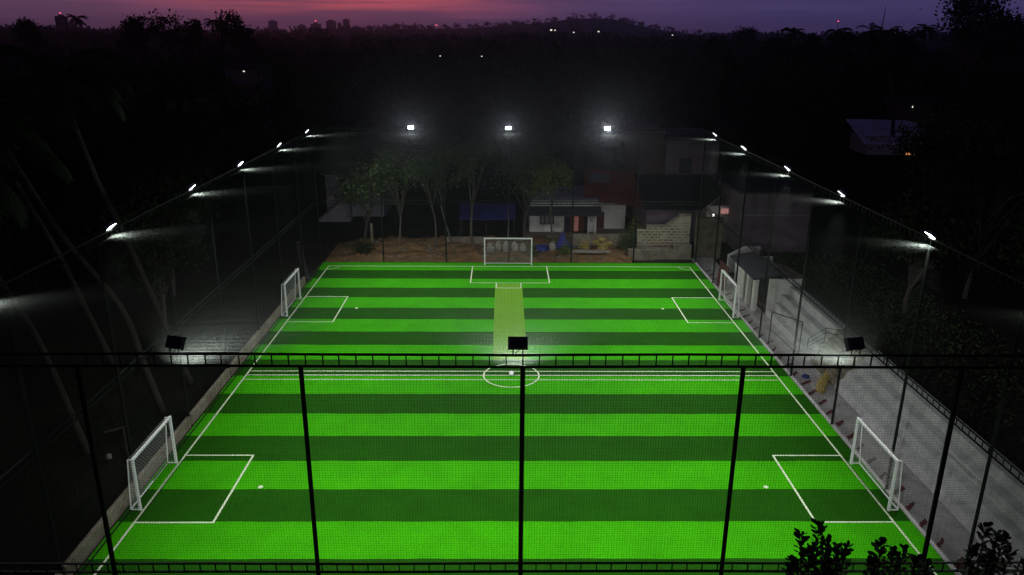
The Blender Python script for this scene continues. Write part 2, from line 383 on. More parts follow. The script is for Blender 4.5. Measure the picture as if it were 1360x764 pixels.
GW, GH, GT, GB = 3.14, 2.05, .17, .34      # width, height, top depth, base depth ; local: opens to -Y, width along X
def make_goal(label, loc, rz, w=GW, gb=GB):
    t = thing('football_goal', label, 'goal', loc, rz, 'five a side goals round the pitch')
    for s in (-1, 1):
        MB().box(s*w/2-.045, s*w/2+.045, -.045, .045, 0, GH-.09).build('post', M['white_metal'], t, bevel=.01)
    MB().box(-w/2-.045, w/2+.045, -.045, .045, GH-.088, GH).build('crossbar', M['white_metal'], t, bevel=.01)
    bf = MB()
    for s in (-1, 1):
        bf.tube([(s*w/2, .045, GH-.045), (s*w/2, GT, GH-.045), (s*w/2, gb, .03)], .024, 6)
        bf.tube([(s*w/2, .045, .03), (s*w/2, gb-.024, .03)], .024, 6)
    bf.tube([(-w/2+.024, gb, .03), (w/2-.024, gb, .03)], .024, 6)
    bf.build('back_frame', M['white_metal'], t)
    segs = []
    a = Vector((0, gb-GT, .03-(GH-.045))); ln = a.length; a.normalize()
    cell = .11
    # back panel woven as diamonds
    def diamond(o, u, v, wu, wv, c):
        o, u, v = Vector(o), Vector(u), Vector(v); out = []
        for sgn in (1, -1):
            k = -wv
            while k < wu + wv:
                x0, y0, x1, y1 = (k, 0, k+wv, wv) if sgn == 1 else (k, 0, k-wv, wv)
                dx = (x1-x0)/wv
                t0, t1 = 0, wv
                lo, hi = sorted(((0-x0)/dx, (wu-x0)/dx)); t0 = max(t0, lo); t1 = min(t1, hi)
                if t1 - t0 > .02: out.append((o+u*(x0+dx*t0)+v*t0, o+u*(x0+dx*t1)+v*t1))
                k += c
        return out
    segs += diamond((-w/2, GT, GH-.045), (1,0,0), a, w, ln, .15)
    for s in (-1, 1):
        for z in np.arange(.1, GH-.1, cell):
            f = (GH-.045-z)/(GH-.075); d = GT+(gb-GT)*f
            segs.append((Vector((s*w/2, .05, z)), Vector((s*w/2, d, z))))
        for yv in (.1, .18, .26, .32):
            if yv < gb: 
                zt = GH-.05 if yv <= GT else (GH-.045) - (yv-GT)/(gb-GT)*(GH-.075)
                segs.append((Vector((s*w/2, yv, .03)), Vector((s*w/2, yv, zt))))
    segs += net_threads((-w/2, .045, GH-.04), (1,0,0), (0,1,0), w, GT-.05, cell, .004)
    threads_mesh('net', segs, .003, M['goal_net'], t, 2)
    return t
make_goal('white football goal on the far end line, backed by the earth bank', (.36, 54.28, 0), 0, 3.42, .4)
make_goal('white goal on the left touch line in the near half, larger in view', (-12.76, 25.15, 0), R(90))
make_goal('white goal on the left touch line in the far half', (-12.85, 44.9, 0), R(90))
make_goal('white goal on the right touch line beside the smooth concrete stand in the near half', (13.74, 25.1, 0), R(-90))
make_goal('white goal on the right touch line in front of the pillared dugout', (13.78, 44.85, 0), R(-90))

# ------------------------------------------------------------------ fence, roof net, lights
FX0, FX1, FY0, FY1 = -13.45, 14.28, 14.8, 55.0
ZT, ZB = 9.70, 9.43; MT, MBm = 4.58, 4.36
def truss(name, p, q, z1, z0, parent, rad=.03, step=.345):
    p = Vector(p); q = Vector(q); mb = MB(); Ln = (q-p).length; d = (q-p)/Ln
    n_seg = 8
    for z, r in ((z1, rad), (z0, rad*1.05)):
        pts = [(p.x+(q.x-p.x)*i/n_seg + 0, p.y+(q.y-p.y)*i/n_seg, z + (.012*math.sin(i*2.1+z) if 0 < i < n_seg else 0)) for i in range(n_seg+1)]
        mb.tube(pts, r, 6)
    k = int(Ln/step)
    for i in range(1, k):
        c = p + d*(Ln*i/k + random.uniform(-.012, .012))
        mb.tube([(c.x, c.y, z0), (c.x, c.y, z1)], .017, 4, False)
    return mb.build(name, M['black_metal'], parent)
def fence(label, p, q, npost, ends, cell=.06, r=.0019, dz=0):
    t = thing('net_fence', label, 'fence', (0, 0, 0), 0, 'net fence sides round the pitch')
    p = Vector((*p, 0)); q = Vector((*q, 0))
    for i in range(npost):
        if i in (0, npost-1) and not ends: continue
        c = p+(q-p)*i/(npost-1)
        MB().tube([(c.x, c.y, -.1), (c.x, c.y, ZB+dz-.02)], .052, 10).build('post', M['black_metal'], t, smooth=False)
    truss('top_truss', (p.x, p.y, 0), (q.x, q.y, 0), ZT+dz, ZB+dz, t)
    off = (q-p).normalized().cross(Vector((0,0,1)))*.05
    truss('middle_truss', (p.x+off.x, p.y+off.y, 0), (q.x+off.x, q.y+off.y, 0), MT, MBm, t)
    u = (q-p).normalized()
    segs = net_threads(p+off*1.7+Vector((0,0,.05)), u, (0,0,1), (q-p).length, ZB+dz-.07, cell, r, True)
    n = threads_mesh('netting', segs, r, M['netting'], t, 3)
    return t
fence('tall dark net fence across the near end, its ladder rail spanning the whole view', (FX0, FY0), (FX1, FY0), 7, True)
fence('tall dark net fence across the far end behind the end goal', (FX1, FY1), (FX0, FY1), 7, True)
fence('tall dark net fence along the left touch line above the low concrete wall', (FX0, FY1), (FX0, FY0), 9, False, dz=-.13)
fence('tall dark net fence along the right touch line before the concrete stand', (FX1, FY0), (FX1, FY1), 9, False, dz=-.07)
rn = thing('roof_net', 'dark net roof stretched flat over the whole pitch at lamp height', 'net')
segs = net_threads((FX0, FY0, ZB-.04), (1,0,0), (0,1,0), FX1-FX0, FY1-FY0, .08, .0021, True)
threads_mesh('netting', segs, .0016, M['netting'], rn, 3)
for i in (2, 4, 6):
    yy = FY0+(FY1-FY0)*i/8
    MB().tube([(FX0+.05, yy, ZB-.01), ((FX0+FX1)/2, yy, ZB-.12), (FX1-.05, yy, ZB-.01)], .005, 5).build('support_cable', M['black_metal'], rn)

def make_floodlight(label, loc, rz, power, tilt=42, w=.42, h=.28, spread=110, rise=.14):
    t = thing('floodlight', label, 'floodlight', loc, rz, 'floodlights along the top rails')
    c = Vector((0, .05, rise)); ti = R(tilt)
    up = Vector((0, math.sin(ti), math.cos(ti))); fwv = Vector((0, math.cos(ti), -math.sin(ti))); X = Vector((1,0,0))
    def P(a, b, d): return c + X*a + up*b + fwv*d
    def hexa(mb, w1, h1, d1, w2, h2, d2):
        vs = [P(-w1,-h1,d1), P(w1,-h1,d1), P(w1,h1,d1), P(-w1,h1,d1), P(-w2,-h2,d2), P(w2,-h2,d2), P(w2,h2,d2), P(-w2,h2,d2)]
        mb.add(vs, [(0,3,2,1),(4,5,6,7),(0,1,5,4),(1,2,6,5),(2,3,7,6),(3,0,4,7)])
    mb = MB(); hexa(mb, w/2*.9, h/2*.88, -.07, w/2, h/2, .03)
    for i in range(-4, 5):                                   # cooling fins on the back
        x = i*w/11; vs = [P(x-.006,-h*.4,-.1), P(x+.006,-h*.4,-.1), P(x+.006,h*.4,-.1), P(x-.006,h*.4,-.1), P(x-.006,-h*.42,-.071), P(x+.006,-h*.42,-.071), P(x+.006,h*.42,-.071), P(x-.006,h*.42,-.071)]
        mb.add(vs, [(0,3,2,1),(4,5,6,7),(0,1,5,4),(1,2,6,5),(2,3,7,6),(3,0,4,7)])
    mb.build('housing', M['housing'], t, bevel=.006)
    mb = MB(); hexa(mb, w/2*.9, h/2*.86, .032, w/2*.88, h/2*.84, .038); mb.build('lens', M['lens'], t)
    for s in (-1, 1):
        MB().tube([(s*w*.24, -.03, -.02), (s*w*.24, -.03, rise*.6), P(s*w*.24, -.02, -.05)], .014, 6).build('bracket_leg', M['black_metal'], t)
    MB().tube([(-.06, -.02, .0), (.0, -.02, rise*.3), (.05, -.03, rise*.5), P(.03, -.02, -.09)], .007, 5).build('power_cable', M['black_metal'], t)
    ld = bpy.data.lights.new('flood_beam', 'AREA'); ld.shape = 'RECTANGLE'; ld.size = w*.85; ld.size_y = h*.8
    ld.energy = power; ld.color = (.94, .97, 1.0); ld.spread = R(spread)
    lo = bpy.data.objects.new('flood_beam', ld); COL.objects.link(lo); lo.parent = t
    lo.location = P(0, 0, .05); lo.rotation_euler = (R(90-tilt), 0, 0)
    return t
PW = 318
left = [(53.3, 'farthest lit floodlight on the left rail, by the far corner'), (46.5, 'second lit floodlight on the left rail from the far corner'),
        (39.4, 'third lit floodlight on the left rail from the far corner'), (33.0, 'fourth lit floodlight on the left rail from the far corner'),
        (25.8, 'nearest lit floodlight in view on the left rail, beside a leaning palm trunk'), (18.6, None)]
for yv, lb in left:
    make_floodlight(lb or 'lit floodlight on the left rail past the picture edge', (FX0+.02, yv, ZT-.11), R(-90+random.uniform(-9, 9)), PW*.95, 47+random.uniform(-4, 4))
right = [(52.4, 'farthest lit floodlight on the right rail, by the far corner'), (45.8, 'second lit floodlight on the right rail from the far corner'),
         (38.4, 'third lit floodlight on the right rail from the far corner'), (31.9, 'fourth lit floodlight on the right rail from the far corner'),
         (24.8, 'nearest lit floodlight in view on the right rail, high above the smooth stand'), (17.6, None)]
for yv, lb in right:
    make_floodlight(lb or 'lit floodlight on the right rail past the picture edge', (FX1-.02, yv, ZT-.05), R(90+random.uniform(-9, 9)), PW*1.0, 56+random.uniform(-4, 4))
for xv, lb, k, ti in ((-6.5, 'glaring floodlight on the far rail left of the end goal', 1.3, 24), (.33, 'glaring floodlight on the far rail straight above the end goal', 1.15, 28),
                  (7.3, 'brightest glaring floodlight on the far rail above the white house', 1.7, 16)):
    make_floodlight(lb, (xv, FY1, ZT+.02), R(180+random.uniform(-4, 4)), PW*k, ti, spread=150, rise=.12)
for xv, lb, a in ((-6.76, 'black backed floodlight on the near rail over the dark left edge', -16), (.31, 'black backed floodlight on the near rail in front of the pale strip', 0),
               (7.33, 'black backed floodlight on the near rail over the concrete stand', 14)):
    make_floodlight(lb, (xv, FY0, ZT+.02), R(a), PW*1.75, 30, spread=112, rise=.22)

# ------------------------------------------------------------------ left edge: low wall in bays
w_ = thing('low_wall', 'low grey concrete wall in bays along the left edge of the turf', 'wall')
for i in range(8):
    y0 = FY0+(FY1-FY0)*i/8+.09; y1 = FY0+(FY1-FY0)*(i+1)/8-.09
    if i >= 7: continue
    MB().box(FX0-.06, FX0+.1, y0, y1, -.05, .46+.03*math.sin(i*2)).build('wall_bay', M['concrete_old'], w_, bevel=.015)
tag(MB().tube([(-13.1, y_, .03+.008*math.sin(y_)) for y_ in np.linspace(15.2, 53, 30)], .022, 6).build('ground_cable', M['black_metal']), 'black cable lying along the left edge of the turf', 'cable')

# ------------------------------------------------------------------ right side: walkway, stand, dugout
mb = MB(); mb.box(TX1+.02, 15.85, 12, 56.2, -.2, .05); struct(mb.build('walkway', M['walk']))
mb = MB()
yy = 52.6
while yy > 15:
    j = random.uniform(-.06, .06)
    x0 = 14.34+random.uniform(0, .12); x1 = x0+random.uniform(.34, .62); w1 = random.uniform(.10, .17)
    lo_ = []; hi_ = []
    for i_ in range(6):
        f_ = i_/5; w2 = w1*(1-.25*f_)
        lo_.append((x0+(x1-x0)*f_, yy-w2+.42*f_+j+random.uniform(-.035, .035), .054)); hi_.append((x0+(x1-x0)*f_, yy+w2+.42*f_+j+random.uniform(-.035, .035), .054))
    mb.add(lo_+hi_, [(i_, i_+1, i_+7, i_+6) for i_ in range(5)]); yy -= 1.04
struct(mb.build('walkway_marking', M['redpaint']))
st = thing('spectator_stand', 'grey concrete spectator stand of broad steps along the right side', 'stand')
prof = [(15.86, -.2), (15.86, .45), (16.24, .45), (16.24, .92), (16.62, .92), (16.62, 1.40), (17.06, 1.40), (17.06, 1.9), (17.75, 1.9), (17.75, -.2)]
prof_near = [(15.86, -.2), (15.86, .02), (16.02, .36), (16.28, .52), (16.42, .84), (16.68, 1.0), (16.82, 1.3), (17.1, 1.46), (17.24, 1.78), (17.75, 1.95), (17.75, -.2)]  # risers slanted and treads tipped so the steps catch light evenly
MB().prism(prof_near, 'y', 12, 33.6).build('steps', M['concrete'], st, bevel=.02)
MB().prism(prof, 'y', 36.6, 43.55).build('steps', M['concrete'], st, bevel=.02)
# aisle stairs between the two blocks
prof2 = [(15.86, -.2)]
for i in range(8): prof2 += [(15.86+.16*i, .23*(i+1)), (15.86+.16*(i+1), .23*(i+1))]
prof2 += [(17.75, 1.84), (17.75, -.2)]
MB().prism(prof2, 'y', 33.6, 36.6).build('aisle_stairs', M['concrete_old'], st)
# rail along the aisle
rl = thing('handrail', 'thin black handrail with sloping bars beside the stand stairs', 'railing')
mb = MB()
for f in (0, .33, .66, 1):
    mb.tube([(15.95, 37.35, .35+.75*f*.9), (16.6, 36.9, 1.05+.75*f), (17.3, 35.4, 1.55+.6*f)], .018, 5)
mb.build('rail', M['black_metal'], rl)
for (x, y_, z0, z1) in ((15.95, 37.35, .2, 1.05), (16.6, 36.9, .9, 1.82), (17.3, 35.4, 1.8, 2.18)):
    MB().tube([(x, y_, z0), (x, y_, z1)], .024, 6).build('post', M['black_metal'], rl)
gt = thing('steel_gate', 'dark steel gate frame standing open by the right fence', 'gate', (14.5, 39.0, .05))
MB().tube([(0,0,.0), (0,0,1.9)], .03, 6).build('post', M['black_metal'], gt)
MB().tube([(1.1,-1.5,.0), (1.1,-1.5,1.9)], .03, 6).build('post', M['black_metal'], gt)
MB().tube([(0,0,1.86), (1.1,-1.5,1.86)], .03, 6).tube([(0,0,.9), (1.1,-1.5,.0)], .02, 6).build('brace', M['black_metal'], gt)

dg = thing('dugout', 'small pale dugout with two pillars and a dark flat roof', 'dugout')
for bb in ((15.3, 15.42, 46.7, 48.59, -.1, 2.15), (15.3, 17.7, 48.6, 48.75, -.1, 2.3), (15.86, 17.9, 43.58, 43.74, -.1, 2.32)):
    MB().box(*bb).build('wall', M['plaster'], dg)
MB().box(16.2, 16.3, 43.75, 48.58, -.1, 2.3).build('back_wall_shade', M['roof_shade_dark'], dg)  # dark colour paints the shade inside the openings behind the pillars
for yv in (44.35, 45.6):
    MB().box(15.24, 15.5, yv, yv+.42, -.1, 2.16).build('pillar', M['plaster'], dg, bevel=.015)
MB().prism([(14.98, 2.16), (16.5, 2.42), (16.5, 2.54), (14.98, 2.28)], 'y', 43.85, 48.95).build('roof', M['slab'], dg, bevel=.01)
MB().box(15.85, 16.18, 44, 46.6, .3, .4).build('bench', M['wood'], dg)
tag(MB().prism([(14.6, .05), (14.75, 1.6), (14.82, 1.6), (14.7, .05)], 'y', 48.3, 50.2).build('leaning_board', M['redpaint']), 'rust red board leaning beyond the dugout', 'board')
# terrace beyond
struct(MB().prism([(17.2, 43.8), (18.3, 44.6), (19.2, 46.5), (18.9, 49), (17.6, 51.5), (17.2, 51.5)], 'z', -.3, 1.5).build('terrace', M['concrete_old']))
tag(MB().prism([(16.0, .0), (16.0, 1.25), (17.2, 1.9), (18.2, 1.9), (18.2, 0)], 'y', 52.6, 52.9).build('boundary_wall', M['plaster']), 'pale stepped boundary wall behind the dugout', 'wall')
tag(MB().box(14.5, 16.5, 56.4, 56.7, -.1, 3.1).build('boundary_wall', M['concrete_old']), 'plain grey boundary wall by the far right corner post', 'wall')
# yellow sacking on walkway
mb = MB()
for i in range(10): mb.lump((14.95+i*.12+random.uniform(-.08,.08), 33.0+i*.2, .16), (.22, .2, .13), i, 7, 5, .35)
tag(mb.build('yellow_sacking', M['yellowsack']), 'crumpled yellow sacking lying across the right walkway', 'sacking')
mb = MB(); mb.lump((14.9, 34.6, .14), (.2, .16, .1), 3); tag(mb.build('cloth', M['bluetarp']), 'small blue cloth dropped on the right walkway', 'cloth')

# ------------------------------------------------------------------ far side: bank, walls, rubble, houses
nx, ny = 90, 18
xs = np.linspace(-13.2, 9.6, nx); ys = np.linspace(55.15, 60.5, ny)
gx, gy = np.meshgrid(xs, ys)
bz = .55*np.clip((gy-55.2)/2.2, 0, 1)**.8 + .10*np.sin(gx*1.7+gy)*np.clip((gy-55.3), 0, 1) + rng.normal(0, .05, gx.shape)*np.clip((gy-55.2)*2, 0, 1)
bz *= np.clip((gx+13.2)/2.5, 0.15, 1); bz[0] = -.05; bz[-1] = -.1
idx = np.arange(nx*ny).reshape(ny, nx)
q = np.stack([idx[:-1,:-1], idx[:-1,1:], idx[1:,1:], idx[1:,:-1]], -1).reshape(-1, 4)
struct(np_mesh('earth_bank', np.stack([gx, gy, bz], -1).reshape(-1, 3), q, M['soil']))
# scattered rubble on the bank - countless
mb = MB()
for i in range(260):
    x = random.uniform(-11.5, 9); y_ = random.uniform(55.5, 59.5); s = random.choice([.04, .05, .07, .1, .14])
    mb.lump((x, y_, .55*min(1, (y_-55.2)/2.2)**.8), (s*1.3, s, s*.7), i, 6, 4, .35)
stuff(mb.build('rubble', M['rock']), 'loose stones and rubble strewn over the earth bank', 'rubble')
sk = [(-.95, 56.6, .45, .30, .42), (-.35, 56.8, .5, .28, .40), (.25, 56.6, .5, .30, .46), (.9, 56.7, .48, .3, .42), (1.5, 56.6, .45, .27, .36)]
sl = ['pale sack slumped behind the left post of the end goal', 'pale sack second from the left behind the end goal', 'pale sack behind the middle of the end goal',
      'pale sack second from the right behind the end goal', 'smaller pale sack behind the right post of the end goal']
for (x, y_, z, a, c), lb in zip(sk, sl):
    tag(MB().lump((0,0,0), (a, a*.8, c), int(x*100)%97, 10, 8, .24).build('sack', M['sack'], loc=(x, y_, z+.2), smooth=True), lb, 'sack', 'sacks behind the end goal')
def drape(name, label, m, cx, cy, z0, w, d, h, seed, cat='tarpaulin'):
    rr2 = random.Random(seed); n = 14; vs = []; fs = []
    for j in range(n+1):
        for i in range(n+1):
            u = i/n*2-1; v = j/n*2-1; r_ = math.hypot(u, v)
            z = h*max(0, 1-r_**1.3)*(.8+.35*math.sin(u*5+seed)*math.cos(v*4)) + rr2.uniform(-.03, .03)
            vs.append((cx+u*w/2, cy+v*d/2, z0+max(z, 0.0)))
    for j in range(n):
        for i in range(n): fs.append((j*(n+1)+i, j*(n+1)+i+1, (j+1)*(n+1)+i+1, (j+1)*(n+1)+i))
    return tag(MB().add(vs, fs).build(name, m), label, cat)
drape('tarpaulin', 'peaked dark blue tarpaulin heap beside the end goal', M['bluetarp'], 4.6, 57.6, .4, 1.9, 1.4, 1.15, 2)
drape('tarpaulin', 'flatter blue tarpaulin bundle nearer the end goal post', M['bluetarp'], 2.9, 57.2, .4, 1.6, 1.2, .6, 5)
tag(MB().lump((0,0,0), (.25,.22,.4), 8, 9, 7, .2).build('plastic_bag', M['sack'], loc=(3.75, 56.8, .75), smooth=True), 'white plastic bag between the two blue tarpaulins', 'bag')
mb = MB(); mb.box(-1.6, 1.6, -.35, .35, 0, .07); tag(mb.build('plank', M['sack'], loc=(6.5, 56.5, .42)), 'long pale plank lying in front of the yellow sacks', 'plank')
for i, (x, lb) in enumerate(((6.4, 'left yellow sack pile against the low grey wall'), (7.2, 'middle yellow sack with a taller top against the low grey wall'), (7.9, 'right yellow sack pile against the low grey wall'))):
    mb = MB()
    for k in range(5): mb.lump((random.uniform(-.35,.35), random.uniform(-.2,.2), .2+.12*k*(.6 if i != 1 else 1.3)), (.3, .24, .17), i*9+k, 8, 6, .25)
    tag(mb.build('sack_pile', M['yellowsack'], loc=(x, 57.1, .4)), lb, 'sacks')
tag(MB().box(5.2, 11.3, 57.8, 58.05, -.1, 1.45).build('low_wall', M['concrete_old'], bevel=.02), 'low grey wall behind the yellow sacks', 'wall')
tag(MB().box(-4.4, -1.4, 58.5, 58.8, 0, 1.0).build('low_wall', M['concrete_old'], bevel=.02), 'short low concrete wall left of the end goal', 'wall')
# stepped block wall on the right
bwl = thing('block_wall', 'stepped laterite block wall with pale mortar at the far right corner', 'wall')
MB().prism([(10.2, -.1), (10.2, 2.0), (10.9, 2.0), (10.9, 2.25), (12.35, 2.25), (13.3, 3.0), (13.3, 3.1), (14.2, 3.1), (14.2, -.1)], 'y', 57.0, 57.35).build('wall', M['block'], bwl)
MB().prism([(10.86, 2.253), (12.35, 2.253), (13.3, 3.003), (13.3, 3.103), (14.2, 3.103), (14.2, 3.22), (13.25, 3.22), (13.25, 3.06), (12.3, 2.36), (10.86, 2.36)], 'y', 56.96, 57.39).build('coping', M['concrete_old'], bwl)
tag(MB().prism([(11.4, -.1), (11.4, .72), (12.8, .72), (12.8, 1.05), (14.2, 1.05), (14.2, -.1)], 'y', 56.1, 56.9).build('retaining_wall', M['concrete_old'], bevel=.02), 'plain stepped retaining wall in front of the block wall', 'wall')
tag(MB().box(9.4, 11.38, 55.9, 56.3, -.1, .75).build('retaining_wall', M['concrete_old'], bevel=.02), 'low pale wall stub at the foot of the retaining wall', 'wall')

# white house
hs = thing('white_house', 'single storey white house with a brown door and red tiled roof', 'house', (2.2, 63.2, 0))
mb = MB(); mb.box(0, 5.4, 0, .2, .3, 2.75); mb.box(0, .2, .2, 6, .3, 2.75); mb.box(5.4, 8.2, 1.2, 1.4, .3, 2.5); mb.box(8.0, 8.2, 1.4, 6, .3, 2.5); mb.box(0.2, 8, 5.8, 6, .3, 2.6); mb.box(5.2, 5.4, .2, 1.4, .3, 2.6)
mb.build('wall', M['plaster'], hs)
MB().box(-.5, 8.7, -1.3, 6.5, -.2, .3).build('plinth', M['concrete_old'], hs)
MB().box(2.9, 4.9, -.09, -.01, .32, 1.72).build('recess_shade_panel', M['roof_shade_dark'], hs)  # flat dark panel on the wall, painting the shade of a recess
MB().prism([(-1.6, 2.0), (0, 2.42), (0, 2.5), (-1.6, 2.08)], 'x', -.2, 5.9).build('porch_roof', M['slab'], hs)
MB().box(-.15, 5.7, -.3, 6.2, 2.76, 3.05).build('parapet', M['plaster_grey'], hs)
d_ = MB().box(3.35, 4.55, -.16, -.1, .34, 1.7).build('door', M['wood'], hs)
MB().box(3.72, 4.08, -.185, -.165, .4, 1.68).build('curtain', M['pinkcloth_glow'], d_)
wdw = MB().box(.85, 2.05, -.08, -.01, .95, 2.0).build('window', M['wood'], hs)
for i in range(3): MB().box(.92+i*.38, 1.22+i*.38, -.1, -.085, 1.02, 1.93).build('pane', M['greytarp'], wdw)
MB().box(5.6, 6.4, 1.12, 1.19, .35, 1.75).build('door', M['wood'], hs)
for x in (4.75, 5.3): MB().box(x, x+.16, -1.2, -1.04, .3, 2.08).build('porch_post', M['plaster'], hs)
MB().add([(4.6, .6, 2.95), (10.2, .6, 2.2), (10.2, 5.2, 4.45), (5.0, 5.2, 4.7), (4.6, .6, 3.03), (10.2, .6, 2.28), (10.2, 5.2, 4.53), (5.0, 5.2, 4.78)],
         [(0,3,2,1),(4,5,6,7),(0,1,5,4),(1,2,6,5),(2,3,7,6),(3,0,4,7)]).build('roof', M['tile'], hs)

vs = []; fs = []
for j in range(7):
    for i in range(9):
        u = i/8; v = j/6
        vs.append((7.3+1.7*u+.3*v, 65.4+1.7*v, 4.06+.30*(v*1.7)*1.02-.06*(u)+.05+.03*math.sin(u*9+v*4)))
for j in range(6):
    for i in range(8): fs.append((j*9+i, j*9+i+1, (j+1)*9+i+1, (j+1)*9+i))
tag(MB().add(vs, fs).build('tarpaulin', M['greytarp'], smooth=True), 'pale grey blue tarpaulin patch laid on the red tiled roof', 'tarpaulin')
# dark tin roof house on the right with porch lamp
h2 = thing('tin_roof_house', 'dark house with a low tin roof and white gutter beyond the block wall', 'house', (11.6, 60.5, 0))
MB().box(0, 4.84, .6, 5, 0, 2.7).build('wall', M['plaster_mauve'], h2)
MB().box(4.85, 7, .6, 5, 0, 3.02).build('wall', M['plaster'], h2)
MB().add([(-.3, 0, 2.78), (4.4, 0, 2.78), (6.3, 1.8, 3.6), (6.3, 5.4, 4.6), (-.3, 5.4, 4.6), (-.3, 0, 2.86), (4.4, 0, 2.86), (6.3, 1.8, 3.68), (6.3, 5.4, 4.68), (-.3, 5.4, 4.68)],
         [(4,3,2,1,0),(5,6,7,8,9),(0,1,6,5),(1,2,7,6),(2,3,8,7),(3,4,9,8),(4,0,5,9)]).build('roof', M['roof_shade_dark'], h2)
MB().tube([(4.4, -.05, 2.88), (6.35, 1.75, 3.7)], .05, 6).build('gutter', M['white_metal'], h2)
MB().box(6.0, 6.6, .54, .594, 2.4, 2.8).build('window', M['lit_pink'], h2)
pl = thing('porch_lamp', 'small white porch lamp shining by a pink lit window', 'lamp', (16.75, 60.2, 2.45))
mb = MB(); mb.lump((0,0,0), (.08,.08,.10), 1, 10, 8, 0); mb.build('bulb', M['bulb'], pl)
MB().tube([(0,0,.09), (0,.1,.2), (0,.9,.2)], .015, 5).build('bracket', M['black_metal'], pl)
M['plaster_dusk'] = mat('dull_red_plaster', (.16, .105, .10), .9, .1, noise=(.8, .7, (.10, .07, .07)))
# two storey block behind
h3 = thing('apartment_house', 'plain two storey grey mauve house rising behind the tin roof', 'house', (14.2, 67.5, 0))
MB().box(0, 4.6, 0, 7, 0, 7.5).build('wall', M['plaster_mauve'], h3); MB().box(-.2, 4.8, -.2, 7.2, 7.5, 7.7).build('roof', M['slab'], h3)
MB().box(-2.6, -.05, .5, 7, 0, 8.2).build('stair_tower', M['plaster_dusk'], h3)
for z in (1.0, 4.6): 
    wn = MB().box(1.2, 2.3, -.05, -.005, z, z+1.3).build('window', M['wood'], h3); MB().box(1.28, 2.22, -.07, -.052, z+.08, z+1.22).build('pane', M['glass'], wn)
MB().box(-.4, 4.7, -.5, -.01, 3.55, 3.68).build('ledge', M['slab'], h3)
h4 = thing('mauve_house', 'long dim mauve walled building beyond the right terrace', 'house', (18.2, 58.0, 0))
MB().box(0, 5.4, 0, 7, 0, 4.7).build('wall', M['plaster_mauve'], h4); MB().box(-.3, 5.7, -.4, 7.3, 4.7, 4.85).build('roof', M['slab'], h4)
MB().box(.02, 5.38, -.06, -.004, 2.9, 3.0).build('ledge', M['plaster_grey'], h4)
# left house with stair
h5 = thing('grey_house', 'dim grey two storey house with outside stairs beyond the left corner', 'house', (-16.2, 70, 0))
MB().box(0, 5.2, 0, 6, 0, 3.9).build('wall', M['plaster_grey'], h5); MB().box(-.3, 5.5, -.4, 6.3, 3.9, 4.05).build('roof', M['slab'], h5)
mb = MB()
for i in range(9): mb.box(-.4+i*.32, -.08+i*.32, -2.2, -1.0, 0, .25*(i+1))
mb.build('stairs', M['plaster_grey'], h5)
wn = MB().box(1.6, 2.6, -.04, -.004, 1.4, 2.6).build('window', M['wood'], h5); MB().box(1.68, 2.52, -.06, -.042, 1.48, 2.52).build('pane', M['glass'], wn)
# blue roofed shed behind trees
sh = thing('open_shed', 'low open shed under a sagging blue sheet roof behind the trees', 'shed', (-3.6, 61.6, 0))
MB().add([(0,0,1.75),(2,-.05,1.65),(4.6,0,1.75),(4.6,2.8,2.5),(2,2.8,2.4),(0,2.8,2.5),(0,0,1.8),(2,-.05,1.7),(4.6,0,1.8),(4.6,2.8,2.55),(2,2.8,2.45),(0,2.8,2.55)],
         [(0,5,4,1),(1,4,3,2),(6,7,10,11),(7,8,9,10),(0,1,7,6),(1,2,8,7),(2,3,9,8),(3,4,10,9),(4,5,11,10),(5,0,6,11)]).build('roof', M['bluetarp'], sh)
for (x, y_, z) in ((.1,.1,1.75), (2.2,.1,1.68), (4.5,.1,1.75), (.1,2.7,2.5), (4.5,2.7,2.5)): MB().tube([(x,y_,0),(x,y_,z)], .05, 6).build('post', M['palmbark'], sh)
tag(MB().tube([(.42, 60.4, 0), (.45, 60.4, 3.1)], .06, 8).build('pole', M['white_metal']), 'bright white upright pole beyond the end goal', 'pole')
tag(MB().tube([(-10.2, 58.4, 0), (-10.2, 58.4, 2.1)], .11, 8).build('gate_pier', M['concrete_old']), 'short pale pier among the trees left of the bank', 'pier')

# pale tarp by the far left corner
vs = []; fs = []
for j in range(9):
    for i in range(6):
        u = i/5; v = j/8
        vs.append((-14.15+.75*u+.35*v*v, 51.2-1.0*u+.1*math.sin(v*5+u*3), 2.7*(1-v)*(1-.12*abs(u-.5))+.0))
for j in range(8):
    for i in range(5): fs.append((j*6+i, j*6+i+1, (j+1)*6+i+1, (j+1)*6+i))
tag(MB().add(vs, fs).build('tarpaulin', M['greytarp'], smooth=True), 'tall pale tarpaulin sheet hanging at the far left corner', 'tarpaulin')
# pipe frame and box beside the left goal
pf = thing('pipe_stand', 'thin bent pipe stand with a crossbar outside the left wall', 'pipe', (-14.6, 26.7, 0))
MB().tube([(0,0,0),(0,0,1.55)], .05, 6).build('upright', M['palmbark'], pf); MB().tube([(-.55,-.4,1.58),(.15,.1,1.58)], .045, 6).build('crossbar', M['palmbark'], pf)
tag(MB().box(-.08,.08,-.06,.06,-.10,.10).build('plastic_can', M['sack'], loc=(-14.75, 25.7, .9), bevel=.03), 'small white plastic can hung in the scrub beside the left goal', 'can')

